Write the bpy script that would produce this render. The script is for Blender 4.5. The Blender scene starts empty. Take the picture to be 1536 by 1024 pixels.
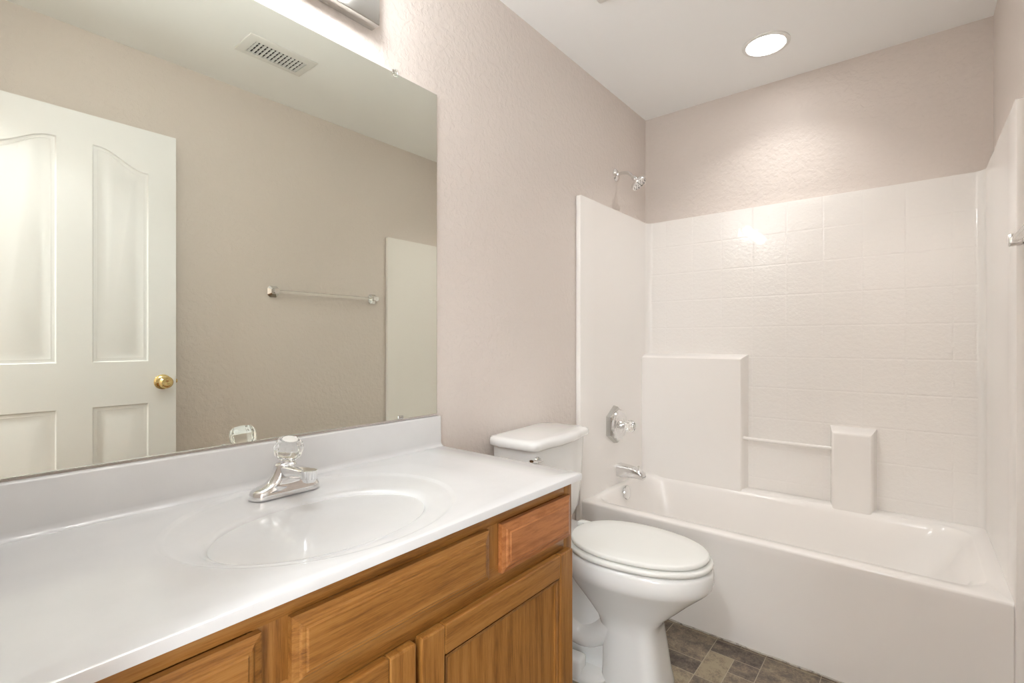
import bpy, bmesh, math, random
from mathutils import Vector, Matrix, noise
C = bpy.context.scene.collection
sc = bpy.context.scene
PI = math.pi
random.seed(7)

# ------------------------------------------------------------------ camera, world, exposure
cam_d = bpy.data.cameras.new('camera')
cam = bpy.data.objects.new('camera', cam_d); C.objects.link(cam)
cam.location = (1.22, 0.0, 1.148)
cam.rotation_euler = (PI/2, 0, math.atan(601/734.6))
cam_d.sensor_width = 36; cam_d.lens = 36*734.6/1536
cam_d.clip_start = 0.01
sc.camera = cam
w = bpy.data.worlds.new('world'); sc.world = w; w.use_nodes = True
w.node_tree.nodes['Background'].inputs[0].default_value = (.93, .97, 1, 1)
w.node_tree.nodes['Background'].inputs[1].default_value = 4.5
sc.view_settings.view_transform = 'Standard'
sc.view_settings.look = 'None'
sc.view_settings.exposure = 1.72
sc.view_settings.gamma = 1
sc.view_settings.use_curve_mapping = False
sc.cycles.max_bounces = 16
sc.cycles.diffuse_bounces = 8
sc.cycles.glossy_bounces = 8
sc.cycles.transmission_bounces = 12
sc.cycles.sample_clamp_indirect = 6
BULB = 16.5      # vanity globes
CAN = 6.0       # recessed lens over the tub
CAN_W = 0.80    # its downward beam, watts
HALL_FILL = 33.0       # added lamp in the unseen hallway, fills the room through the doorway

# ------------------------------------------------------------------ materials
def mat(name, col, rough=.5, metal=0.0, spec=.5, coat=0.0, trans=0.0, ior=1.45, emit=0.0, ecol=None):
    m = bpy.data.materials.new(name); m.use_nodes = True
    b = m.node_tree.nodes['Principled BSDF']
    b.inputs['Base Color'].default_value = (*col, 1)
    b.inputs['Roughness'].default_value = rough
    b.inputs['Metallic'].default_value = metal
    b.inputs['Specular IOR Level'].default_value = spec
    b.inputs['Coat Weight'].default_value = coat
    b.inputs['Transmission Weight'].default_value = trans
    b.inputs['IOR'].default_value = ior
    if emit:
        b.inputs['Emission Color'].default_value = (*(ecol or col), 1)
        b.inputs['Emission Strength'].default_value = emit
    return m
def N(m, t, **k):
    n = m.node_tree.nodes.new(t)
    for a, v in k.items(): setattr(n, a, v)
    return n
def LK(m, a, b): m.node_tree.links.new(a, b)
def coords(m, scale=(1, 1, 1), kind='Object'):
    tc = N(m, 'ShaderNodeTexCoord'); mp = N(m, 'ShaderNodeMapping')
    mp.inputs['Scale'].default_value = scale
    LK(m, tc.outputs[kind], mp.inputs['Vector'])
    return mp.outputs['Vector']
def add_bump(m, height, strength=.2, dist=.002, prev=None):
    b = N(m, 'ShaderNodeBump'); b.inputs['Strength'].default_value = strength
    b.inputs['Distance'].default_value = dist
    LK(m, height, b.inputs['Height'])
    if prev is not None: LK(m, prev, b.inputs['Normal'])
    LK(m, b.outputs['Normal'], m.node_tree.nodes['Principled BSDF'].inputs['Normal'])
    return b.outputs['Normal']
def noise_n(m, vec, scale, detail=3, rough=.5):
    n = N(m, 'ShaderNodeTexNoise'); n.inputs['Scale'].default_value = scale
    n.inputs['Detail'].default_value = detail; n.inputs['Roughness'].default_value = rough
    LK(m, vec, n.inputs['Vector']); return n.outputs['Fac']
def ramp(m, fac, stops):
    r = N(m, 'ShaderNodeValToRGB'); LK(m, fac, r.inputs['Fac'])
    while len(r.color_ramp.elements) < len(stops): r.color_ramp.elements.new(.5)
    for e, (p, c) in zip(r.color_ramp.elements, stops):
        e.position = p; e.color = (*c, 1)
    return r.outputs['Color']
def math_n(m, op, a, b=None):
    n = N(m, 'ShaderNodeMath', operation=op)
    for i, v in enumerate((a, b)):
        if v is None: continue
        if isinstance(v, (int, float)): n.inputs[i].default_value = v
        else: LK(m, v, n.inputs[i])
    return n.outputs[0]

# painted wall with knockdown texture
M_wall = mat('wall_paint', (.69, .628, .582), rough=.43, spec=.5)
v = coords(M_wall)
n1 = noise_n(M_wall, v, 42, 4, .55)
kd = ramp(M_wall, n1, [(.44, (0, 0, 0)), (.58, (1, 1, 1))])
b1 = add_bump(M_wall, kd, .38, .0022)
add_bump(M_wall, noise_n(M_wall, v, 9, 3), .25, .006, b1)
M_ceil = mat('ceiling_paint', (.92, .93, .93), rough=.75, spec=.25)
add_bump(M_ceil, noise_n(M_ceil, coords(M_ceil), 38, 3), .15, .0015)
M_trim = mat('trim_paint', (.82, .82, .80), rough=.35)
M_door = mat('door_paint', (.84, .85, .86), rough=.34)
add_bump(M_door, noise_n(M_door, coords(M_door, (60, 60, 3)), 3, 3), .06, .0006)
M_marble = mat('cultured_marble', (.80, .80, .795), rough=.16, coat=.35)
v = coords(M_marble)
c = ramp(M_marble, noise_n(M_marble, v, 3.2, 6, .6), [(.35, (.67, .68, .69)), (.65, (.73, .74, .745))])
LK(M_marble, c, M_marble.node_tree.nodes['Principled BSDF'].inputs['Base Color'])
M_por = mat('porcelain', (.80, .81, .80), rough=.08, coat=.5)
M_seat = mat('seat_plastic', (.80, .81, .78), rough=.22)
M_tub = mat('gelcoat', (.86, .835, .805), rough=.22, coat=.2)
add_bump(M_tub, noise_n(M_tub, coords(M_tub), 14, 2), .05, .002)
# gelcoat back panel: 6 inch tile grooves and rippled face
M_tile = mat('gelcoat_tile', (.86, .835, .805), rough=.17, coat=.4)
tc = N(M_tile, 'ShaderNodeTexCoord'); sp = N(M_tile, 'ShaderNodeSeparateXYZ'); LK(M_tile, tc.outputs['Object'], sp.inputs[0])
def groove(m, s, off, pitch, wd):
    a = math_n(m, 'FRACT', math_n(m, 'DIVIDE', math_n(m, 'SUBTRACT', s, off), pitch))
    d = math_n(m, 'ABSOLUTE', math_n(m, 'SUBTRACT', a, .5))
    return math_n(m, 'MINIMUM', math_n(m, 'DIVIDE', math_n(m, 'SUBTRACT', .5, d), wd/pitch), 1.0)
gx = groove(M_tile, sp.outputs[0], .288, .1515, .006)
gz = groove(M_tile, sp.outputs[2], 1.376, .1525, .006)
g = math_n(M_tile, 'MINIMUM', gx, gz)
bt = add_bump(M_tile, g, .3, .002)
rp = noise_n(M_tile, tc.outputs['Object'], 70, 2, .6)
add_bump(M_tile, rp, .30, .004, bt)
M_chrome = mat('chrome', (.80, .80, .80), rough=.07, metal=1)
M_nickel = mat('dull_chrome', (.62, .62, .60), rough=.2, metal=1)
M_brass = mat('brass', (.80, .62, .30), rough=.15, metal=1)
M_acryl = mat('clear_acrylic', (.98, .99, .98), rough=.05, trans=1, ior=1.45)
M_mirror = mat('mirror_silver', (.825, .85, .775), rough=0.0, metal=1)
M_medge = mat('mirror_edge', (.70, .72, .66), rough=.2)
M_dark = mat('dark_gap', (.03, .03, .03), rough=.7)
M_caulk = mat('grimy_caulk', (.50, .46, .41), rough=.7)
v = coords(M_caulk)
LK(M_caulk, ramp(M_caulk, noise_n(M_caulk, v, 55, 4), [(.30, (.16, .14, .12)), (.50, (.50, .46, .41))]), M_caulk.node_tree.nodes['Principled BSDF'].inputs['Base Color'])
M_bulb = mat('lit_globe', (1, .93, .84), rough=.3, emit=BULB, ecol=(.97, .98, .985))
M_can = mat('lit_lens', (1, .96, .90), rough=.3, emit=CAN, ecol=(1, .985, .97))
M_hall_fill = mat('hall_fill_lens', (1, .96, .90), rough=.3, emit=HALL_FILL, ecol=(.94, .975, 1))
M_drain = mat('white_plastic', (.78, .78, .76), rough=.4)

def oak(name, stretch, tint=.70):
    m = mat(name, (.5, .25, .1), rough=.33, coat=.15)
    b = m.node_tree.nodes['Principled BSDF']
    v = coords(m, stretch)
    big = noise_n(m, v, 3.2, 6, .62)
    fine = noise_n(m, v, 30, 5, .75)
    mix = math_n(m, 'ADD', math_n(m, 'MULTIPLY', big, .62), math_n(m, 'MULTIPLY', fine, .38))
    c = ramp(m, mix, [(.36, (.19*tint, .072*tint, .014*tint)), (.46, (.36*tint, .150*tint, .030*tint)), (.54, (.47*tint, .212*tint, .050*tint)), (.66, (.56*tint, .285*tint, .080*tint))])
    LK(m, c, b.inputs['Base Color'])
    add_bump(m, fine, .12, .0006)
    return m
M_oak_v = oak('oak_vertical_grain', (17, 17, .8))
M_oak_h = oak('oak_horizontal_grain', (17, .8, 17))
M_oak_r = mat('oak_red_panel', (.5, .22, .1), rough=.33, coat=.15)
v = coords(M_oak_r, (9, .9, 7))
LK(M_oak_r, ramp(M_oak_r, noise_n(M_oak_r, v, 14, 5, .7), [(.38, (.30, .105, .030)), (.6, (.44, .178, .060))]), M_oak_r.node_tree.nodes['Principled BSDF'].inputs['Base Color'])
# floor vinyl
M_floor = mat('vinyl_slate', (.3, .25, .2), rough=.42)
at = N(M_floor, 'ShaderNodeAttribute', attribute_name='tone')
v = coords(M_floor)
nz = noise_n(M_floor, v, 22, 8, .72)
nz2 = noise_n(M_floor, v, 160, 3, .7)
f = math_n(M_floor, 'ADD', math_n(M_floor, 'MULTIPLY', at.outputs['Fac'], .33), math_n(M_floor, 'ADD', math_n(M_floor, 'MULTIPLY', nz, 1.0), math_n(M_floor, 'MULTIPLY', nz2, .40)))
cf = ramp(M_floor, f, [(.60, (.055, .042, .034)), (.78, (.16, .125, .098)), (.92, (.27, .22, .155)), (1.0, (.36, .30, .20))])
LK(M_floor, cf, M_floor.node_tree.nodes['Principled BSDF'].inputs['Base Color'])
M_grout = mat('printed_grout', (.44, .38, .28), rough=.5)

# ------------------------------------------------------------------ helpers
def obj(name, bm, m, parent=None, ang=35, loc=None):
    bmesh.ops.recalc_face_normals(bm, faces=bm.faces[:])
    me = bpy.data.meshes.new(name); bm.to_mesh(me); bm.free()
    for x in (m if isinstance(m, (list, tuple)) else [m]): me.materials.append(x)
    for p in me.polygons: p.use_smooth = True
    me.set_sharp_from_angle(angle=math.radians(ang))
    o = bpy.data.objects.new(name, me); C.objects.link(o)
    if parent: o.parent = parent
    if loc: o.location = loc
    return o
def tag(o, label, cat, group=None):
    o['label'] = label; o['category'] = cat
    if group: o['group'] = group
    return o
def thing(name, label, cat, loc=(0, 0, 0), rotz=0, group=None):
    o = bpy.data.objects.new(name, None); C.objects.link(o)
    o.empty_display_size = .05
    o.location = loc; o.rotation_euler = (0, 0, rotz)
    return tag(o, label, cat, group)
def struct(name, bm, m, parent=None):
    o = obj(name, bm, m, parent)
    if not parent: o['kind'] = 'structure'
    return o
def box(bm, x0, x1, y0, y1, z0, z1, bev=0, seg=2, mi=0):
    vs = [bm.verts.new((x, y, z)) for x in (x0, x1) for y in (y0, y1) for z in (z0, z1)]
    idx = [(0, 1, 3, 2), (4, 6, 7, 5), (0, 4, 5, 1), (2, 3, 7, 6), (0, 2, 6, 4), (1, 5, 7, 3)]
    fs = [bm.faces.new([vs[i] for i in q]) for q in idx]
    for f_ in fs: f_.material_index = mi
    if bev:
        es = {e for f_ in fs for e in f_.edges}
        r = bmesh.ops.bevel(bm, geom=list(es), offset=bev, segments=seg, affect='EDGES', profile=.5)
        for f_ in r['faces']: f_.material_index = mi
    return vs
def nb(): return bmesh.new()
def loft(bm, rings, cap0=True, cap1=True, mi=0):
    R = [[bm.verts.new(p) for p in r] for r in rings]
    n = len(R[0]); fs = []
    for a, b in zip(R[:-1], R[1:]):
        for i in range(n):
            j = (i+1) % n
            try: fs.append(bm.faces.new((a[i], a[j], b[j], b[i])))
            except ValueError: pass
    if cap0: fs.append(bm.faces.new(R[0]))
    if cap1: fs.append(bm.faces.new(R[-1][::-1]))
    for f_ in fs: f_.material_index = mi
    return R
def frame_of(d):
    d = Vector(d).normalized()
    up = Vector((0, 0, 1)) if abs(d.z) < .9 else Vector((1, 0, 0))
    a = d.cross(up).normalized(); b = a.cross(d).normalized()
    return d, a, b
def lathe(bm, origin, axis, prof, n=32, mi=0, facet=None):
    """prof: (distance along axis, radius)"""
    d, a, b = frame_of(axis); o = Vector(origin)
    rings = []
    for h, r in prof:
        r = max(r, 1e-5)
        rings.append([o+d*h+(a*math.cos(2*PI*i/n)+b*math.sin(2*PI*i/n))*(r*(1 if not facet else facet(i, h))) for i in range(n)])
    return loft(bm, rings, mi=mi)
def tube(bm, pts, rad, n=16, mi=0, ell=None):
    pts = [Vector(p) for p in pts]; rings = []
    pa = None
    for i, p in enumerate(pts):
        d = (pts[min(i+1, len(pts)-1)]-pts[max(i-1, 0)])
        d, a, b = frame_of(d)
        if pa is not None:
            a = (pa-d*pa.dot(d)).normalized(); b = a.cross(d)
        pa = a
        r = rad[i] if isinstance(rad, (list, tuple)) else rad
        rx, ry = (r, r) if ell is None else (r*ell[0], r*ell[1])
        rings.append([p+a*math.cos(2*PI*k/n)*rx+b*math.sin(2*PI*k/n)*ry for k in range(n)])
    return loft(bm, rings, mi=mi)
def spline(pts, m=6):
    P = [Vector(p) for p in pts]; P = [P[0]*2-P[1]]+P+[P[-1]*2-P[-2]]; out = []
    for i in range(1, len(P)-2):
        for k in range(m):
            t = k/m
            out.append(.5*((2*P[i])+(P[i+1]-P[i-1])*t+(2*P[i-1]-5*P[i]+4*P[i+1]-P[i+2])*t*t+(3*P[i]-P[i-1]-3*P[i+1]+P[i+2])*t**3))
    out.append(P[-2]); return out
def rrect(x0, x1, y0, y1, r, z, k=8):
    r = max(r, 1e-4); out = []
    for cx, cy, a0 in ((x1-r, y1-r, 0), (x0+r, y1-r, 90), (x0+r, y0+r, 180), (x1-r, y0+r, 270)):
        for i in range(k+1):
            a = math.radians(a0+90*i/k)
            out.append((cx+r*math.cos(a), cy+r*math.sin(a), z))
    return out
def prism(bm, pts, z0, z1, mi=0):
    loft(bm, [[(x, y, z0) for x, y in pts], [(x, y, z1) for x, y in pts]], mi=mi)
def copy_tree(o, parent=None):
    c_ = o.copy(); C.objects.link(c_)
    if parent: c_.parent = parent
    for ch in list(o.children): copy_tree(ch, c_)
    return c_

# ------------------------------------------------------------------ room shell
W, YB, H = 1.47, 2.735, 2.45
YN = .012       # room face of the near wall (the camera stands in its doorway)
def grid_plane(bm, f, n, m_):
    pass
b = nb(); box(b, -.10, 0, -1.4, YB+.1, 0, H); struct('wall_left', b, M_wall)
b = nb(); box(b, W, W+.10, -.11, YB+.1, 0, H); struct('wall_right', b, M_wall)
b = nb(); box(b, 0, W, YB, YB+.1, 0, H); struct('wall_back', b, M_wall)
DX0, DX1, DH = .68, 1.430, 2.095
b = nb(); box(b, 0, DX0, -.11, YN, 0, H); box(b, DX0, DX1, -.11, YN, DH, H); box(b, DX1, W, -.11, YN, 0, H)
struct('wall_front', b, M_wall)
b = nb(); box(b, -.1, 2.6, -1.4, YB+.1, H, H+.08)
struct('ceiling', b, M_ceil)
b = nb(); box(b, 0, 1.62, -1.5, -1.4, 0, H); box(b, 2.45, 2.5, -1.5, -1.4, 0, H); box(b, 1.62, 2.45, -1.5, -1.4, 0, .4); box(b, 1.62, 2.45, -1.5, -1.4, 2.1, H); box(b, 2.5, 2.6, -1.5, -.11, 0, H); box(b, W+.1, 2.5, -.21, -.11, 0, H)
struct('wall_hallway', b, M_wall)
b = nb()
for x0, x1, z0, z1 in ((1.62, 1.66, .4, 2.1), (2.41, 2.45, .4, 2.1), (1.66, 2.41, 1.23, 1.27), (1.66, 2.41, .4, .44), (1.66, 2.41, 2.06, 2.1)): box(b, x0, x1, -1.47, -1.43, z0, z1, .004)
struct('fill_window_1', b, M_trim)  # invented opening and frame behind the camera, lets sky light in as fill
# door casing and jamb
b = nb()
box(b, DX0-.055, DX0, YN, YN+.012, .83, DH+.055, .003); box(b, DX1, W, YN, YN+.012, 0, DH+.055, .003)
box(b, DX0, DX1, YN, YN+.012, DH, DH+.055, .003)
struct('trim_1', b, M_trim)
b = nb(); box(b, 0, .018, 1.095, 1.955, 0, .08, .004); struct('baseboard_left', b, M_trim)
b = nb(); box(b, W-.014, W, .075, 1.955, 0, .08, .004); struct('baseboard_right', b, M_trim)

# vinyl floor: repeating block of rectangles (0.0855 m module)
b = nb()
u = .0855; X0, Y0 = .465-6*4*u, 1.962-8*4*u
tone = b.faces.layers.float.new('tone')
pat = [(0, 0, 2, 2, .50), (2, 0, 2, 1, .20), (2, 1, 1, 2, .78), (3, 1, 1, 1, .22), (0, 2, 2, 1, .10), (3, 2, 1, 2, .45), (0, 3, 2, 1, .62), (2, 3, 1, 1, .35)]
g_ = .0013
def quad(x0, x1, y0, y1, z, mi, t):
    x0, x1, y0, y1 = max(x0, 0), min(x1, 2.5), max(y0, -1.4), min(y1, YB)
    if x1-x0 < .002 or y1-y0 < .002: return
    f_ = b.faces.new([b.verts.new(p) for p in ((x0, y0, z), (x1, y0, z), (x1, y1, z), (x0, y1, z))])
    f_.material_index = mi; f_[tone] = t
for i in range(14):
    for j in range(14):
        for px, py, sx, sy, t in pat:
            x0 = X0+(i*4+px)*u; y1 = Y0+(j*4+8)*u-(py)*u
            y1 = Y0+j*4*u-py*u+4*u
            quad(x0+g_, x0+sx*u-g_, y1-sy*u+g_, y1-g_, 0, 0, min(.9, max(0, t+random.uniform(-.1, .1))))
vs = [b.verts.new(p) for p in ((0, -1.4, -.0006), (2.5, -1.4, -.0006), (2.5, YB, -.0006), (0, YB, -.0006), (0, -1.4, -.05), (2.5, -1.4, -.05), (2.5, YB, -.05), (0, YB, -.05))]
for q in ((0, 1, 2, 3), (7, 6, 5, 4), (0, 4, 5, 1), (1, 5, 6, 2), (2, 6, 7, 3), (3, 7, 4, 0)):
    b.faces.new([vs[i] for i in q]).material_index = 1
me = bpy.data.meshes.new('floor'); b.to_mesh(me); b.free(); me.materials.append(M_floor); me.materials.append(M_grout)
o = bpy.data.objects.new('floor', me); C.objects.link(o); o['kind'] = 'structure'

# ------------------------------------------------------------------ open door (seen in the mirror)
D0, D1, DXF, DZ = .050, .758, 1.390, 2.073      # hinge edge, free edge, room face x, top
def pocket(bm, y0, y1, z0, z1, arch=None):
    """raised panel sunk in the door face: groove, slope, raised field; arch = (height at y0, height at y1) drop"""
    ny = 14
    def outline(inset):
        a0, a1 = y0+inset, y1-inset
        pts = [(a0, z0+inset), (a1, z0+inset)]
        for k in range(ny+1):
            t = 1-k/ny; y = a0+(a1-a0)*t
            top = z1-inset
            if arch:
                s = t if arch > 0 else 1-t          # 0 = low side, 1 = high side
                s = min(1, max(0, (s-.06)/.86)); s = s*s*(3-2*s)
                top -= .070*(1-s)
            pts.append((y, top))
        return pts
    prof = [(0, 0), (.004, .006), (.012, .0075), (.016, .006), (.020, .0075), (.050, .0015)]
    rings = [[(DXF+dx, y, z) for y, z in outline(ins)] for ins, dx in prof]
    return rings
b = nb()
# face plate as grid around the four pockets: stiles, rails and mullion
PY = [(.156, .355), (.464, .654)]
PZ = [(1.062, 1.955, True), (.17, .878, False)]
def rect(bm, y0, y1, z0, z1, x=DXF):
    bm.faces.new([bm.verts.new(p) for p in ((x, y0, z0), (x, y1, z0), (x, y1, z1), (x, y0, z1))])
for i, (y0, y1) in enumerate(PY):
    for z0, z1, ar in PZ:
        rg = pocket(b, y0, y1, z0, z1, (1 if i == 0 else -1) if ar else None)
        loft(b, rg, False, True)
        if ar:       # filler between the arch and the straight top of the opening
            o_ = rg[0][2:]
            for p, q in zip(o_[:-1], o_[1:]):
                P4 = [p, q]
                if z1-q[2] > 1e-5: P4.append((DXF, q[1], z1))
                if z1-p[2] > 1e-5: P4.append((DXF, p[1], z1))
                if len(P4) > 2: b.faces.new([b.verts.new(v_) for v_ in P4])
zz = [.012, .17, .878, 1.062, 1.955, DZ]
yy = [D0, PY[0][0], PY[0][1], PY[1][0], PY[1][1], D1]
for k in range(5):
    for j in range(5):
        if k in (1, 3) and j in (1, 3): continue
        rect(b, yy[j], yy[j+1], zz[k], zz[k+1])
XB = DXF+.034
for q in (((DXF, D1, .012), (XB, D1, .012), (XB, D1, DZ), (DXF, D1, DZ)), ((DXF, D0, .012), (XB, D0, .012), (XB, D0, DZ), (DXF, D0, DZ)),
          ((DXF, D0, DZ), (XB, D0, DZ), (XB, D1, DZ), (DXF, D1, DZ)), ((DXF, D0, .012), (XB, D0, .012), (XB, D1, .012), (DXF, D1, .012)),
          ((XB, D0, .012), (XB, D1, .012), (XB, D1, DZ), (XB, D0, DZ))):
    b.faces.new([b.verts.new(p) for p in q])
bmesh.ops.remove_doubles(b, verts=b.verts[:], dist=1e-5)
door = struct('door_1', b, M_door)
door['label'] = 'open white four-panel door with arched upper panels'
b = nb()
KY, KZ = .706, .968
lathe(b, (DXF, KY, KZ), (-1, 0, 0), [(0, .033), (.003, .033), (.008, .028), (.011, .016), (.030, .011), (.036, .020), (.045, .0265), (.056, .0265), (.064, .020), (.066, .012), (.064, .006), (.064, 0)], 36)
knob = obj('door_knob', b, M_brass, door); knob['label'] = 'round brass door knob'
b = nb(); box(b, DXF+.005, XB-.005, D1, D1+.0015, KZ-.028, KZ+.028); box(b, DXF+.011, XB-.011, D1, D1+.010, KZ-.008, KZ+.008, .002)
obj('door_latch', b, M_brass, door)
for hz in (.25, 1.03, 1.82):
    b = nb(); lathe(b, (XB+.004, D0-.006, hz-.045), (0, 0, 1), [(0, .005), (.09, .005)], 12); box(b, DXF+.006, XB, D0-.0015, D0, hz-.045, hz+.045)
    obj('door_hinge', b, M_brass, door)

# ------------------------------------------------------------------ mirror
t = thing('wall_mirror', 'large frameless plate mirror above the white backsplash', 'mirror', (0, .56, .909))
MY0, MY1, MZ0, MZ1 = .028, 1.093, .911, 1.961
b = nb(); box(b, .0012, .0055, MY0-.56, MY1-.56, MZ0-.909, MZ1-.909)
for f_ in b.faces:
    f_.material_index = 0 if f_.calc_center_median().x > .005 else 1
obj('mirror_glass', b, [M_mirror, M_medge], t)
for y, z, up in ((.925, MZ1, 1), (.25, MZ1, 1), (.945, MZ0, -1)):
    b = nb()
    box(b, .0003, .009, y-.56-.009, y-.56+.009, z-.909-(.010 if up > 0 else .001), z-.909+(.012 if up > 0 else .010), .002)
    box(b, .006, .0115, y-.56-.005, y-.56+.005, z-.909+(.001 if up > 0 else .001), z-.909+(.008 if up > 0 else .006), .0015)
    o = obj('mirror_clip', b, M_acryl if up > 0 else M_nickel, t); o['label'] = 'clear plastic mirror clip' if up > 0 else 'small metal mirror clip'

# ------------------------------------------------------------------ vanity countertop with moulded oval basin
t = thing('vanity_countertop', 'white cultured marble vanity top with moulded oval basin on the oak cabinet', 'countertop', (0, 0, .79))
ZT = .807-.79
CX0, CX1, CY0, CY1 = .004, .555, YN+.003, 1.101
ocx, ocy, oax, oay = .287, .535, .243, .282
icx, icy, iax, iay = .331, .518, .148, .214
NA = 160
angs = [2*PI*i/NA for i in range(NA)]
def ell(cx, cy, ax, ay, z): return [(cx+ax*math.cos(a), cy+ay*math.sin(a), z) for a in angs]
def lerp(a, b_, t_): return a+(b_-a)*t_
rings = []
# outer rectangle points matched to ellipse angles, with true corners snapped
rect_pts = []
for a in angs:
    dx, dy = math.cos(a)*oax, math.sin(a)*oay
    s = min(((CX1-ocx)/dx if dx > 1e-9 else 1e9), ((CX0-ocx)/dx if dx < -1e-9 else 1e9), ((CY1-ocy)/dy if dy > 1e-9 else 1e9), ((CY0-ocy)/dy if dy < -1e-9 else 1e9))
    rect_pts.append([ocx+dx*s, ocy+dy*s])
for cxx in (CX0, CX1):
    for cyy in (CY0, CY1):
        k = min(range(NA), key=lambda i: (rect_pts[i][0]-cxx)**2+(rect_pts[i][1]-cyy)**2)
        rect_pts[k] = [cxx, cyy]
def rring(inset, z):
    out = []
    for x, y in rect_pts:
        out.append((min(max(x, CX0+0*inset), CX1-inset), min(max(y, CY0), CY1-inset), z))
    return out
rings.append(rring(.0, -.0))
rings.append(rring(0, ZT-.005)); rings.append(rring(.0015, ZT-.0015)); rings.append(rring(.005, ZT))
for tt in (.33, .66):
    base = rring(.005, ZT); e_ = ell(ocx, ocy, oax*1.02, oay*1.02, ZT)
    rings.append([(lerp(p[0], q[0], tt), lerp(p[1], q[1], tt), ZT) for p, q in zip(base, e_)])
rings.append(ell(ocx, ocy, oax*1.015, oay*1.015, ZT))
rings.append(ell(ocx, ocy, oax, oay, ZT-.0008))
rings.append(ell(ocx, ocy, oax*.975, oay*.978, ZT-.0035))
rings.append(ell(ocx, ocy, oax*.955, oay*.96, ZT-.004))
# gentle dish between outer ring and inner lip
for k, tt in enumerate((.2, .4, .6, .75, .86, .94)):
    z = ZT-.004-.004*tt**2
    rings.append(ell(lerp(ocx, icx, tt), lerp(ocy, icy, tt), lerp(oax*.95, iax*1.06, tt), lerp(oay*.955, iay*1.045, tt), z))
# rolled lip then the bowl
for s_, dz in ((1.04, .0088), (1.02, .0101), (1.0, .0122), (.984, .0150), (.970, .0190), (.957, .0245), (.944, .0315), (.928, .041), (.905, .053), (.87, .069), (.80, .093), (.68, .111), (.53, .122), (.36, .128), (.2, .1305), (.11, .1315)):
    tt = min(1, max(0, (1.04-s_)/.9))
    rings.append(ell(icx-.01*tt, icy, iax*s_, iay*s_, ZT-dz))
b = nb(); loft(b, rings, True, True)
obj('basin_slab', b, M_marble, t, ang=40)
b = nb()      # backsplash with a cove at its foot and a rounded top edge
prof = [(.0, ZT+.098), (.0155, ZT+.098), (.0185, ZT+.0965), (.020, ZT+.094), (.0205, ZT+.014), (.0225, ZT+.007), (.027, ZT+.002), (.033, ZT+.0002), (.033, ZT-.004), (0.0, ZT-.004)]
loft(b, [[(x+.001, y, z) for x, z in prof] for y in (CY0, 1.094, 1.0985, CY1-.0005)][:1]+[[(x+.001, y, z) for x, z in prof] for y in (1.096,)]+[[(max(0, x-.0015)+.001, 1.0985, min(z, ZT+.0955)) for x, z in prof]])
obj('backsplash', b, M_marble, t, ang=50)
b = nb(); lathe(b, (icx-.01, icy, ZT-.1318), (0, 0, 1), [(0, .024), (.002, .024), (.004, .020), (.002, .016), (.002, .013), (.006, .012), (.007, 0)], 28)
o = obj('drain', b, M_chrome, t); o['label'] = 'chrome drain'

# ------------------------------------------------------------------ faucet
FX, FY = .112, .538
t = thing('bathroom_faucet', 'chrome centerset faucet with faceted clear knob on the vanity top', 'faucet', (FX, FY, .8035))
b = nb()
# base: stadium heightfield rising to the centre body
def stad(hl, r, z, off=0):
    out = []
    for i in range(48):
        a = 2*PI*i/48
        out.append((off+r*math.cos(a), (hl-r)*(1 if math.sin(a) > 0 else -1)*min(1, abs(math.sin(a))*6)+r*math.sin(a), z))
    return out
loft(b, [stad(.078, .027, 0), stad(.0785, .0275, .004), stad(.078, .027, .011), stad(.0755, .0255, .016), stad(.071, .0235, .0195), stad(.063, .022, .0225), stad(.052, .0215, .0255), stad(.043, .0215, .030), stad(.0365, .0215, .0365), stad(.031, .0215, .045), stad(.0275, .022, .054), stad(.0245, .0225, .063), stad(.0235, .0225, .067), stad(.019, .019, .070)])
obj('faucet_base', b, M_chrome, t, ang=50)
b = nb()      # spout: tapering block reaching over the bowl
R_ = []
for x, hw, z0, z1 in ((-.012, .019, .030, .064), (.02, .019, .034, .066), (.05, .0165, .044, .068), (.08, .0155, .047, .069), (.095, .015, .050, .069), (.102, .0145, .051, .068), (.105, .012, .054, .066)):
    rr = .006; p = []
    for cy, cz, a0 in ((hw-rr, z1-rr, 0), (-hw+rr, z1-rr, 90), (-hw+rr, z0+rr, 180), (hw-rr, z0+rr, 270)):
        for i in range(5):
            a = math.radians(a0+90*i/4); p.append((x, cy+rr*math.cos(a), cz+rr*math.sin(a)))
    R_.append(p)
loft(b, R_)
obj('spout', b, M_chrome, t)
b = nb(); lathe(b, (.106, 0, .0700), (0, 0, -1), [(0, .0125), (.0015, .0165), (.019, .0165), (.0205, .0150), (.026, .0125), (.027, .010), (.024, .009), (.024, 0)], 40, facet=lambda i, h: 1 if i % 2 else .94)
obj('aerator', b, M_chrome, t, ang=20)
ax = Vector((.30, 0, 1)).normalized()
b = nb(); lathe(b, (.004, 0, .066), ax, [(0, .013), (.012, .012), (.016, .010)], 24); obj('handle_stem', b, M_chrome, t)
b = nb()
fc = lambda i, h: 1.0 if i % 2 else .93
lathe(b, Vector((.004, 0, .066))+ax*.012, ax, [(0, .015), (.004, .022), (.012, .029), (.022, .031), (.032, .031), (.042, .028), (.048, .022), (.049, .017), (.047, .013), (.047, 0)], 20, facet=fc)
o = obj('knob', b, M_acryl, t, ang=8); o['label'] = 'faceted clear acrylic knob'
b = nb(); lathe(b, Vector((.004, 0, .066))+ax*.0600, ax, [(0, .0165), (.0015, .0165), (.0025, .012), (.0025, 0)], 24)
o = obj('knob_cap', b, M_drain, t); o['label'] = 'pale cap on top of the knob'
b = nb(); lathe(b, (-.020, 0, .04), (0, 0, 1), [(0, .0022), (.040, .0022), (.041, .0045), (.048, .0045), (.050, .002)], 14); obj('pop_up_rod', b, M_chrome, t)

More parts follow.
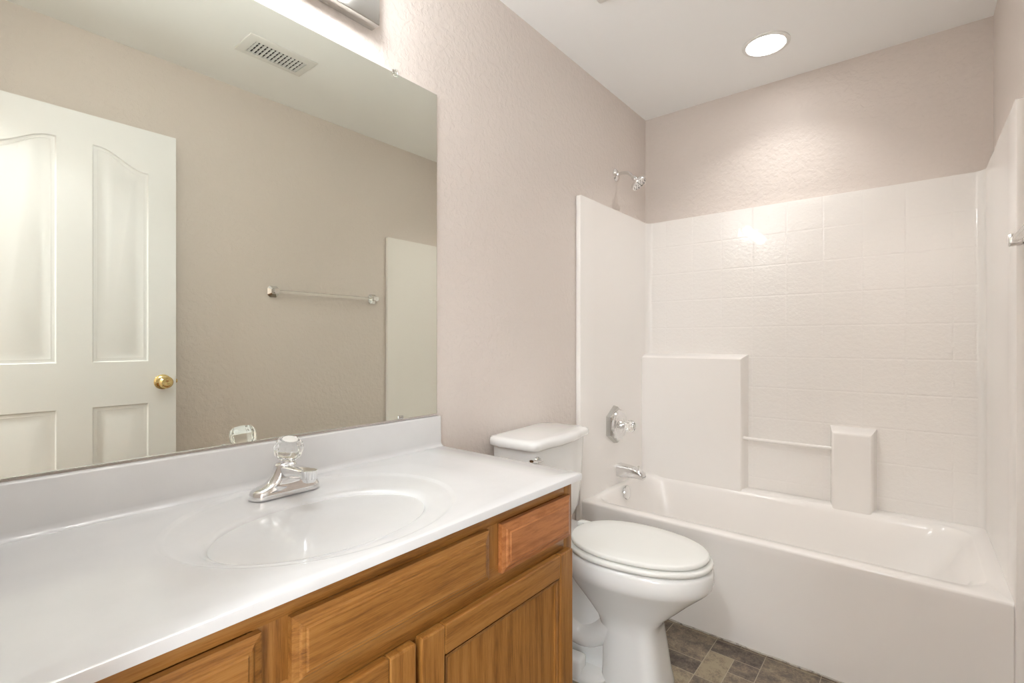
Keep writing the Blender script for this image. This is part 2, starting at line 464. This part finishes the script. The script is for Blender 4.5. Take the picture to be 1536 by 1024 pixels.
# ------------------------------------------------------------------ oak vanity cabinet
t = thing('vanity_cabinet', 'honey oak vanity cabinet with drawers and panel doors under the white top', 'cabinet', (0, 0, 0))
FXC = .530; VY0, VY1 = YN+.004, 1.088
b = nb()
box(b, .003, FXC-.019, VY1-.012, VY1, .0, .789)      # right side
box(b, .003, FXC-.019, VY0, VY0+.012, .0, .789)
box(b, .003, .010, VY0+.012, VY1-.012, .09, .789)
box(b, .010, FXC-.019, VY0+.012, VY1-.012, .09, .102)
box(b, FXC-.075, FXC-.065, VY0+.012, VY1-.012, 0, .09)
obj('carcass', b, M_oak_v, t)
YS = [VY0, .048, .300, .340, .748, .795, 1.055, VY1]     # face frame openings
b = nb()
for y0, y1, z0 in ((VY0, .052, .09), (1.052, VY1, .09), (.542, .582, .09)):
    box(b, FXC-.019, FXC, y0, y1, z0, .789 if y0 != .542 else .64, .0008, mi=0)
for y0, y1 in ((.290, .350), (.740, .806)): box(b, FXC-.019, FXC, y0, y1, .64, .765, .0008, mi=0)
box(b, FXC-.019, FXC+.0004, .052, 1.052, .758, .789, .0008, mi=1)
box(b, FXC-.019, FXC+.0002, .052, 1.052, .615, .668, .0008, mi=1)
box(b, FXC-.019, FXC, .052, 1.052, .09, .135, .0008, mi=1)
obj('face_frame', b, [M_oak_v, M_oak_h], t)
def front(name, y0, y1, z0, z1, m, lab=None):
    """solid slab front with a routed double step around its edge"""
    b = nb()
    st = [(0, .0), (0, .011), (.004, .0125), (.010, .0135), (.013, .0165), (.016, .0175), (.0185, .0175), (.021, .0200)]
    rings = []
    for ins, dx in st:
        rings.append([(FXC+.0006+dx, y, z) for y, z in ((y0+ins, z0+ins), (y1-ins, z0+ins), (y1-ins, z1-ins), (y0+ins, z1-ins))])
    loft(b, rings)
    o = obj(name, b, m, t, ang=12)
    if lab: o['label'] = lab
    return o
front('drawer_front', .035, .297, .655, .757, M_oak_h, 'left drawer front at the near end')
front('false_front', .338, .755, .655, .758, M_oak_h, 'long fixed drawer front below the basin')
front('drawer_front', .796, 1.064, .652, .757, M_oak_r, 'small drawer front with redder oak near the toilet')
def pdoor(y0, y1, z0, z1, lab):
    b = nb(); X = FXC+.0006; sw = .056
    # frame members with eased outer edge
    def member(pts, mi):
        loft(b, [[(X, *p) for p in pts], [(X+.019, *p) for p in pts]], mi=mi)
    e = .003
    box(b, X, X+.0195, y0, y0+sw, z0, z1, .0035, 2, 0); box(b, X, X+.0195, y1-sw, y1, z0, z1, .0035, 2, 0)
    box(b, X, X+.0192, y0+sw+.0004, y1-sw-.0004, z0, z0+sw, .0032, 2, 1); box(b, X, X+.0192, y0+sw+.0004, y1-sw-.0004, z1-sw, z1, .0032, 2, 1)
    # sticking profile around the panel
    a0, a1, c0, c1 = y0+sw, y1-sw, z0+sw, z1-sw
    rg = []
    for ins, dx in ((0, .019), (.003, .0165), (.007, .0155), (.009, .0125), (.013, .0105), (.0135, .008)):
        rg.append([(X+dx, y, z) for y, z in ((a0+ins, c0+ins), (a1-ins, c0+ins), (a1-ins, c1-ins), (a0+ins, c1-ins))])
    loft(b, rg, False, True, mi=0)
    o = obj('cabinet_door', b, [M_oak_v, M_oak_h], t, ang=12); o['label'] = lab
pdoor(.045, .556, .105, .622, 'left panel door of the oak vanity')
pdoor(.568, 1.064, .105, .622, 'right panel door of the oak vanity')

# ------------------------------------------------------------------ vanity light bar
t = thing('vanity_light', 'chrome light bar with round bulbs on the wall above the mirror', 'light fixture', (0, .54, 2.05))
b = nb(); box(b, .0005, .040, -.305, .306, 0, .136, .004, 2)
obj('back_plate', b, M_nickel, t)
for k in range(4):
    y = -.250+k*.153
    b = nb(); lathe(b, (.040, y, .070), (1, 0, 0), [(0, .024), (.004, .024), (.012, .018), (.022, .017)], 24); s_ = obj('socket', b, M_nickel, t)
    b = nb(); lathe(b, (.054, y, .070), (1, 0, 0), [(0, .012), (.006, .014), (.014, .026), (.026, .037), (.044, .0415), (.062, .036), (.074, .024), (.081, .010), (.083, 0)], 24); o = obj('bulb', b, M_bulb, s_)

# ------------------------------------------------------------------ tub and surround
t = thing('tub_shower_unit', 'cream one-piece bathtub and shower surround across the back of the room', 'bathtub', (0, 0, 0))
XL, XR = .026, 1.444      # inner faces of the side panels
YF = 1.972; ZR = .405; YBK = 2.705
b = nb()
def rr(x0, x1, y0, y1, r, z): return rrect(x0, x1, y0, y1, r, z, 8)
x0, x1 = XL, XR
rings = [rr(x0, x1, YF+.004, YBK, .004, .001), rr(x0, x1, YF+.003, YBK, .004, .05), rr(x0, x1, YF+.007, YBK, .004, .12), rr(x0, x1, YF+.006, YBK, .004, .30),
         rr(x0, x1, YF+.002, YBK, .004, .37), rr(x0, x1, YF, YBK, .004, .396), rr(x0, x1, YF+.0015, YBK, .004, .402), rr(x0, x1, YF+.005, YBK-.002, .006, ZR),
         rr(.052, 1.400, 2.030, 2.640, .09, ZR), rr(.056, 1.394, 2.034, 2.636, .09, ZR-.003), rr(.062, 1.384, 2.040, 2.630, .10, ZR-.012), rr(.067, 1.365, 2.048, 2.624, .12, ZR-.03),
         rr(.082, 1.33, 2.070, 2.612, .13, ZR-.10), rr(.118, 1.27, 2.085, 2.598, .14, ZR-.20), rr(.135, 1.20, 2.105, 2.58, .15, ZR-.29), rr(.165, 1.14, 2.135, 2.55, .14, ZR-.33), rr(.21, 1.08, 2.18, 2.50, .12, ZR-.345), rr(.35, .9, 2.26, 2.42, .07, ZR-.347)]
loft(b, rings)
tubo = obj('bathtub', b, M_tub, t, ang=50)
# surround: U-shaped shell with coved inner corners, open at the front
ZS = 1.830; rc = .035
def upath(inset, front):
    """inner outline from front-left, round the back, to front-right"""
    xl, xr, yb = XL+inset, XR-inset, YBK-inset
    P_ = [(xl, front), (xl, 2.10), (xl, 2.3), (xl, 2.5)]
    for i in range(9):
        a = PI+ -PI/2*i/8
        P_.append((xl+rc+rc*math.cos(a), yb-rc+rc*math.sin(a)))
    P_ += [(.35, yb), (.75, yb), (1.1, yb)]
    for i in range(9):
        a = PI/2-PI/2*i/8
        P_.append((xr-rc+rc*math.cos(a), yb-rc+rc*math.sin(a)))
    P_ += [(xr, 2.5), (xr, 2.3), (xr, 2.10), (xr, front)]
    return P_
FYP = 1.960
inner = upath(0, FYP+.006)
outer = [(.0015, FYP+.004)]+[(.0015, y) for x, y in inner[1:4]]+[(.0015, YB-.0015)]*9+[(x, YB-.0015) for x, y in inner[13:16]]+[(W-.0015, YB-.0015)]*9+[(W-.0015, y) for x, y in inner[25:28]]+[(W-.0015, FYP+.004)]
b = nb()
def ring_u(zt, di=0):
    """closed loop: inner path then outer path reversed, with rounded front lips"""
    fl = [(.0015, FYP+.003+di), (.006, FYP+di), (XL-.006, FYP+di), (XL-.0015, FYP+.002+di)]
    fr = [(XR+.0015, FYP+.002+di), (XR+.006, FYP+di), (W-.006, FYP+di), (W-.0015, FYP+.003+di)]
    ou = outer[1:-1][::-1]
    return [(x, y, zt) for x, y in fl+inner+fr+ou]
ri = [ring_u(.002), ring_u(ZR+.002), ring_u(1.0), ring_u(ZS-.006), ring_u(ZS-.002, .001), ring_u(ZS, .004)]
Rv = [[b.verts.new(p) for p in r] for r in ri]
n = len(Rv[0])
for a, c_ in zip(Rv[:-1], Rv[1:]):
    for i in range(n):
        j = (i+1) % n
        f_ = b.faces.new((a[i], a[j], c_[j], c_[i]))
        mx = f_.calc_center_median()
        f_.material_index = 1 if (mx.y > YBK-.003 and mx.y < YBK+.003) else 0
# top lip between inner and outer outline
top = Rv[-1]; ni = 4+len(inner)+4; no = n-ni
inn = top[3:3+len(inner)+2]; out_ = [top[0]]+top[ni:][::-1]+[top[ni-1]]
b.faces.new(top)
obj('surround', b, [M_tub, M_tile], t, ang=40)
# moulded shelf block, tower and grab bar on the back panel
def block(xa, xb, zt, name, left_in=0, taper=.014, lab=None):
    b = nb(); yf0, yf1 = 2.628, 2.640
    st = []
    # front outline (x,z) inset and depth: built as loft from wall to front
    for ins, y in ((0, YBK+.004), (taper*.55, 2.665), (taper*.9, 2.640), (taper*1.15, 2.633), (taper*1.6, 2.630)):
        st.append([(xa+(ins if not left_in else 0), y, ZR-.012), (xb-ins, y, ZR-.012), (xb-ins, y, zt-ins*1.3), (xa+(ins if not left_in else 0), y, zt-ins*1.3)])
    loft(b, st)
    bmesh.ops.bevel(b, geom=[e for e in b.edges if abs((e.verts[0].co-e.verts[1].co).y) < 1e-6 and e.verts[0].co.y < 2.64], offset=.002, segments=1, affect='EDGES')
    o = obj(name, b, M_tub, t, ang=30)
    if lab: o['label'] = lab
block(XL-.002, .570, 1.082, 'shelf_block', 1, .015, 'tall moulded shelf block beside the valve wall')
block(.922, 1.098, .760, 'soap_ledge', 0, .015, 'short moulded ledge tower on the back panel')
b = nb(); tube(b, [(.556, 2.655, .662), (.60, 2.655, .660), (.75, 2.655, .660), (.90, 2.655, .660), (.936, 2.655, .660)], .0085, 12)
obj('washcloth_bar', b, M_tub, t)
b = nb(); lathe(b, (.30, 2.34, .0595), (0, 0, 1), [(0, .03), (.002, .03), (.003, .024), (.003, 0)], 24); o = obj('tub_drain', b, M_chrome, t)
# caulk bead along the foot of the apron
b = nb()
P_ = [(x, YF+.002+.0008*math.sin(x*61)+.0004*math.sin(x*133), .0025+.0007*math.sin(x*47)) for x in [XL+.005+i*.0139 for i in range(101)]]
tube(b, P_, [.0034+.0005*math.sin(i*1.1)+.0005*math.sin(i*.43) for i in range(101)], 8)
o = obj('caulk_bead', b, M_caulk, t); o['label'] = 'ragged grimy caulk bead where tub meets floor'

# ------------------------------------------------------------------ tub fittings
t = thing('shower_valve', 'chrome octagonal shower valve with clear knob on the side panel above tub spout', 'valve', (XL, 2.285, .722))
b = nb()
def octa(r, x): return [(x, r*math.cos(PI/8+i*PI/4)*1.0, r*math.sin(PI/8+i*PI/4)*1.08) for i in range(8)]
def hexa(r, x): return [(x, r*math.sin(i*PI/3)*.98, r*math.cos(i*PI/3)*1.05) for i in range(6)]
loft(b, [hexa(.092, .0005), hexa(.092, .006), hexa(.088, .024), hexa(.080, .030)])
obj('valve_plate', b, M_nickel, t, ang=15)
b = nb(); lathe(b, (.028, 0, 0), (1, 0, 0), [(0, .076), (.006, .078), (.011, .075), (.013, .070), (.010, .064), (.010, .048), (.013, .044), (.016, .024), (.030, .015), (.040, .013)], 40)
obj('dial', b, M_chrome, t)
b = nb(); lathe(b, (.066, 0, 0), (1, 0, 0), [(0, .014), (.004, .020), (.014, .027), (.034, .029), (.044, .026), (.050, .019), (.051, 0)], 18, facet=lambda i, h: 1 if i % 2 else .9)
o = obj('knob', b, M_acryl, t, ang=8); o['label'] = 'clear faceted valve knob'
b = nb(); lathe(b, (.1165, 0, 0), (1, 0, 0), [(0, .012), (.002, .012), (.003, .008), (.003, 0)], 16); obj('knob_cap', b, M_nickel, t)
t = thing('tub_spout', 'chrome tub spout on the side panel just above the tub rim', 'spout', (XL, 2.345, .476))
b = nb(); R_ = []
for x, hw, z0, z1 in ((.0005, .031, -.032, .034), (.02, .031, -.031, .033), (.06, .029, -.027, .030), (.10, .027, -.026, .023), (.125, .025, -.029, .013), (.138, .022, -.031, .004), (.142, .018, -.028, -.004)):
    r0 = .013; p = []
    for cy, cz, a0 in ((hw-r0, z1-r0, 0), (-hw+r0, z1-r0, 90), (-hw+r0, z0+r0, 180), (hw-r0, z0+r0, 270)):
        for i in range(6):
            a = math.radians(a0+90*i/5); p.append((x, cy+r0*math.cos(a), cz+r0*math.sin(a)))
    R_.append(p)
loft(b, R_); obj('spout_body', b, M_chrome, t, ang=40)
b = nb(); lathe(b, (.112, 0, .016), (0, 0, 1), [(0, .003), (.014, .003), (.015, .006), (.020, .006), (.022, .003)], 12); obj('diverter_pin', b, M_chrome, t)
b = nb(); lathe(b, (.0760, 2.335, .368), (1, 0, .12), [(-.004, .034), (.002, .036), (.006, .034), (.009, .026), (.010, 0)], 28)
tag(obj('overflow_plate', b, M_chrome), 'round chrome overflow plate inside the tub below the spout', 'overflow plate')
t = thing('wall_shower', 'chrome shower arm and head high on the wall above the surround', 'shower head', (0, 2.360, 2.030))
b = nb(); lathe(b, (.0005, 0, 0), (1, 0, 0), [(0, .033), (.003, .033), (.009, .026), (.014, .013), (.018, .012)], 28); obj('wall_flange', b, M_chrome, t)
b = nb(); tube(b, spline([(.004, 0, 0), (.040, 0, .003), (.070, 0, -.004), (.092, 0, -.022), (.108, 0, -.040)], 6), .0085, 14); obj('shower_arm', b, M_chrome, t)
hd = Vector((.62, .05, -.78)).normalized()
b = nb()
lathe(b, (.100, 0, -.031), hd, [(0, .011), (.008, .0135), (.018, .0135), (.022, .012), (.026, .018), (.034, .034), (.040, .041), (.050, .0425), (.054, .041), (.055, .034), (.053, .032), (.055, .014), (.053, 0)], 30)
hdo = obj('spray_head', b, M_chrome, t)
d_, a_, b_ = frame_of(hd); b = nb()
for r_, k_ in ((.033, 12), (.020, 8), (.008, 4)):
    for i in range(k_):
        c0 = Vector((.100, 0, -.031))+d_*.0535+(a_*math.cos(2*PI*i/k_)+b_*math.sin(2*PI*i/k_))*r_
        lathe(b, c0, hd, [(0, .0022), (.0025, .0018), (.0025, 0)], 8)
o = obj('nozzles', b, M_dark, hdo); o['label'] = 'dark rubber spray nozzles'

# ------------------------------------------------------------------ towel bar
t = thing('towel_bar', 'clear towel bar on faceted chrome posts mounted on the right wall', 'towel bar', (W, 1.545, 1.418))
for y in (-.315, .315):
    b = nb()
    def sq(h, x): return [(x, y+h*sy, h*sz) for sy, sz in ((-.6, -1), (.6, -1), (1, -.6), (1, .6), (.6, 1), (-.6, 1), (-1, .6), (-1, -.6))]
    loft(b, [sq(.030, -.0005), sq(.030, -.006), sq(.015, -.020), sq(.0125, -.025), sq(.0155, -.028), sq(.0155, -.048), sq(.0135, -.051)])
    obj('post', b, M_chrome, t, ang=15)
b = nb(); box(b, -.047, -.031, -.302, .302, -.008, .008, .002, 1)
o = obj('bar', b, M_acryl, t, ang=15); o['label'] = 'clear square acrylic bar'

# ------------------------------------------------------------------ ceiling fixtures
t = thing('recessed_light', 'round recessed ceiling light glowing above the tub', 'ceiling light', (.722, 2.365, H))
b = nb(); lathe(b, (0, 0, -.0002), (0, 0, -1), [(0, .095), (.004, .095), (.007, .088), (.007, .079), (.003, .076), (0, .076)], 48); obj('trim_ring', b, M_trim, t)
b = nb(); lathe(b, (0, 0, -.001), (0, 0, -1), [(0, .0755), (.0035, .0755), (.005, .070), (.005, 0)], 48); obj('lens', b, M_can, t)
ld = bpy.data.lights.new('downlight', 'AREA'); ld.shape = 'DISK'; ld.size = .145; ld.energy = CAN_W; ld.color = (1, .985, .965); ld.spread = math.radians(116)
lo = bpy.data.objects.new('downlight', ld); C.objects.link(lo); lo.parent = t; lo.location = (0, 0, -.0075)
t = thing('exhaust_fan', 'white square exhaust fan grille on the ceiling over the toilet', 'exhaust fan', (.415, 1.545, H))
b = nb(); loft(b, [rrect(-.125, .125, -.125, .125, .008, -.0003), rrect(-.125, .125, -.125, .125, .008, -.006), rrect(-.105, .105, -.105, .105, .02, -.022), rrect(-.09, .09, -.09, .09, .02, -.024)])
obj('cover', b, M_drain, t)
b = nb()
for k in range(9): box(b, -.07, .07, -.064+k*.016-.0025, -.064+k*.016+.0025, -.0255, -.0238)
obj('slots', b, M_dark, t)
t = thing('ceiling_vent', 'white rectangular air vent in the ceiling reflected in the mirror', 'air vent', (1.035, 1.050, H))
b = nb()
hx, hy, fx, fy = .088, .150, .052, .114
loft(b, [[(sx*a, sy*c_, z) for sx, sy in ((-1, -1), (1, -1), (1, 1), (-1, 1))] for a, c_, z in ((hx, hy, -.0003), (hx, hy, -.003), (hx-.006, hy-.006, -.006), (fx+.004, fy+.004, -.009), (fx, fy, -.009), (fx, fy, -.0015))], False, False)
obj('vent_frame', b, M_drain, t)
b = nb(); box(b, -fx, fx, -fy, fy, -.0014, -.0004); obj('dark_duct', b, M_dark, t)
b = nb()
for k in range(13):
    y = -fy+(k+.5)*2*fy/13
    loft(b, [[(x, y-.0025, -.0018), (x, y-.0013, -.0018), (x, y+.0025, -.0105), (x, y+.0013, -.0105)] for x in (-fx, fx)])
obj('louvers', b, M_drain, t)
b = nb()
for k in (-1, 0, 1): box(b, k*.026-.0022, k*.026+.0022, -fy, fy, -.0028, -.0016)
obj('cross_bars', b, M_drain, t)
t = thing('hallway_fill_light', 'added round white fill light in the unseen hallway outside the door', 'ceiling light', (1.1, -.75, H))  # invented fixture, put in to brighten the bathroom from behind the camera
b = nb(); lathe(b, (0, 0, -.0003), (0, 0, -1), [(0, .17), (.02, .17), (.024, .16)], 40); obj('canopy', b, M_trim, t)
b = nb(); lathe(b, (0, 0, -.0246), (0, 0, -1), [(0, .155), (.02, .15), (.05, .115), (.068, .06), (.072, 0)], 40); obj('lens', b, M_hall_fill, t)

# ------------------------------------------------------------------ toilet
TY, TROT = 1.505, math.radians(4.2)
t = thing('toilet', 'white two-piece elongated toilet with closed lid between vanity and tub', 'toilet', (.012, TY, 0), TROT)
NS = 48
def egg(xb, xf, hw, z, p=.92, mid=.45):
    cx = xb+(xf-xb)*mid; out = []
    for i in range(NS):
        a = 2*PI*i/NS; c_, s_ = math.cos(a), math.sin(a)
        ax_ = xf-cx if c_ > 0 else cx-xb
        out.append((cx+ax_*math.copysign(abs(c_)**p, c_), hw*math.copysign(abs(s_)**p, s_), z))
    return out
b = nb()
loft(b, [egg(.385, .600, .102, .0005, .55, .6), egg(.385, .602, .102, .02, .55, .6), egg(.387, .592, .097, .06, .55, .6), egg(.388, .580, .093, .14, .55, .6), egg(.380, .572, .091, .20, .6, .58), egg(.365, .577, .094, .232, .65, .55), egg(.335, .603, .106, .262, .75, .5), egg(.30, .640, .122, .295, .85, .48), egg(.27, .672, .138, .325, .9, .46), egg(.25, .702, .153, .351, .93, .45), egg(.243, .721, .163, .368, .95, .45), egg(.239, .731, .169, .380, .95, .45),
         egg(.238, .735, .171, .395, .95, .45), egg(.238, .735, .171, .425, .95, .45), egg(.242, .730, .167, .435, .95, .45), egg(.26, .715, .155, .438, .95, .45)])
bowl = obj('bowl', b, M_por, t, ang=60)
b = nb()      # rear: deck, neck and foot
loft(b, [rrect(.055, .42, -.050, .050, .03, .0005), rrect(.055, .42, -.050, .050, .03, .28), rrect(.05, .42, -.055, .055, .03, .34), rrect(.035, .36, -.085, .085, .04, .385), rrect(.025, .34, -.108, .108, .04, .41), rrect(.022, .33, -.112, .112, .03, .448), rrect(.028, .325, -.106, .106, .025, .455)])
loft(b, [rrect(.16, .42, -.112, .112, .03, .0005), rrect(.16, .42, -.112, .112, .03, .012), rrect(.165, .42, -.106, .106, .03, .028), rrect(.18, .41, -.085, .085, .03, .036)])
for s in (-1, 1): box(b, .225, .335, s*.085-.03, s*.085+.03, .001, .075, .014, 3)
obj('rear_pedestal', b, M_por, bowl, ang=50)
b = nb()      # trapway bulge
tube(b, spline([(.50, 0, .27), (.44, 0, .215), (.375, 0, .150), (.31, 0, .125), (.245, 0, .155), (.205, 0, .225), (.195, 0, .31), (.19, 0, .38)], 5), [.055]*36, 24, ell=(1.55, .85))
obj('trapway', b, M_por, bowl, ang=60)
for s in (-1, 1):
    b = nb(); lathe(b, (.28, s*.093, .0745), (0, 0, 1), [(0, .014), (.006, .0135), (.012, .010), (.015, .005), (.0155, 0)], 20); obj('bolt_cap', b, M_seat, bowl)
# seat ring and lid
def slab(bm, xb, xf, hw, z0, z1, r, crown=0):
    loft(bm, [egg(xb+r, xf-r, hw-r, z0, .93, .43), egg(xb+r*.3, xf-r*.3, hw-r*.3, z0+r*.3, .93, .43), egg(xb, xf, hw, z0+r, .93, .43), egg(xb, xf, hw, max(z0+r, z1-r), .93, .43), egg(xb+r*.3, xf-r*.3, hw-r*.3, z1-r*.3, .93, .43), egg(xb+r*1.2, xf-r*1.2, hw-r*1.2, z1, .93, .43), egg(xb+.06, xf-.06, hw-.05, z1+crown, .93, .43), egg(xb+.14, xf-.14, hw-.12, z1+crown*1.2, .93, .43)])
b = nb(); slab(b, .250, .733, .171, .4405, .4585, .007)
obj('seat', b, M_seat, t, ang=60)
b = nb(); slab(b, .262, .722, .162, .4610, .4775, .006, .0025)
lid = obj('lid', b, M_seat, t, ang=60)
for s in (-1, 1):
    b = nb(); box(b, .238, .285, s*.070-.016, s*.070+.016, .4575, .4745, .005, 2); obj('hinge', b, M_seat, t)
    b = nb(); lathe(b, (.52, s*.14, .438), (0, 0, 1), [(0, .006), (.0025, .006)], 12); obj('seat_bumper', b, M_seat, t)
# tank
def tank_ring(hw, xb, xw, xc, z, cb=.065, r=.035):
    """outline with a bowed centre: wings at xw, centre at xc"""
    P = []
    half = [(xc, 0), (xc, cb*.5), (xc-.001, cb*.85), (xc-(xc-xw)*.25, cb*1.15), (xc-(xc-xw)*.6, cb*1.55), (xw+.001, cb*2.0), (xw-.001, hw-r), (xw-r*.08, hw-r*.6), (xw-r*.3, hw-r*.28), (xw-r*.62, hw-r*.07), (xw-r, hw), (lerp(xb, xw, .6), hw+.0), (xb+r+.03, hw-.003), (xb+r*.5, hw-.014), (xb, hw-.034)]
    P = half+[(x, -y) for x, y in half[::-1][:-1]]
    P = [(x, y, z) for x, y in P]
    return P
b = nb()
loft(b, [tank_ring(.160, .02, .160, .172, .462), tank_ring(.172, .014, .178, .190, .468), tank_ring(.180, .012, .190, .202, .50), tank_ring(.189, .010, .202, .215, .62), tank_ring(.194, .008, .208, .222, .772)])
tank = obj('tank', b, M_por, t, ang=40)
b = nb()
loft(b, [tank_ring(.200, .006, .210, .226, .7735), tank_ring(.206, .003, .220, .233, .775), tank_ring(.209, .001, .224, .238, .781), tank_ring(.209, .001, .224, .238, .795), tank_ring(.207, .003, .221, .235, .802), tank_ring(.199, .008, .210, .228, .807), tank_ring(.185, .020, .195, .212, .8095)])
obj('tank_lid', b, M_por, t, ang=60)
b = nb(); lathe(b, (.205, -.178, .745), (1, 0, 0), [(0, .012), (.006, .012), (.010, .008), (.018, .007)], 16)
tube(b, spline([(.220, -.172, .744), (.224, -.192, .746), (.227, -.215, .750), (.226, -.242, .756)], 4), [.0065]*13, 10, ell=(1.3, .7))
o = obj('flush_lever', b, M_chrome, t); o['label'] = 'chrome flush lever'
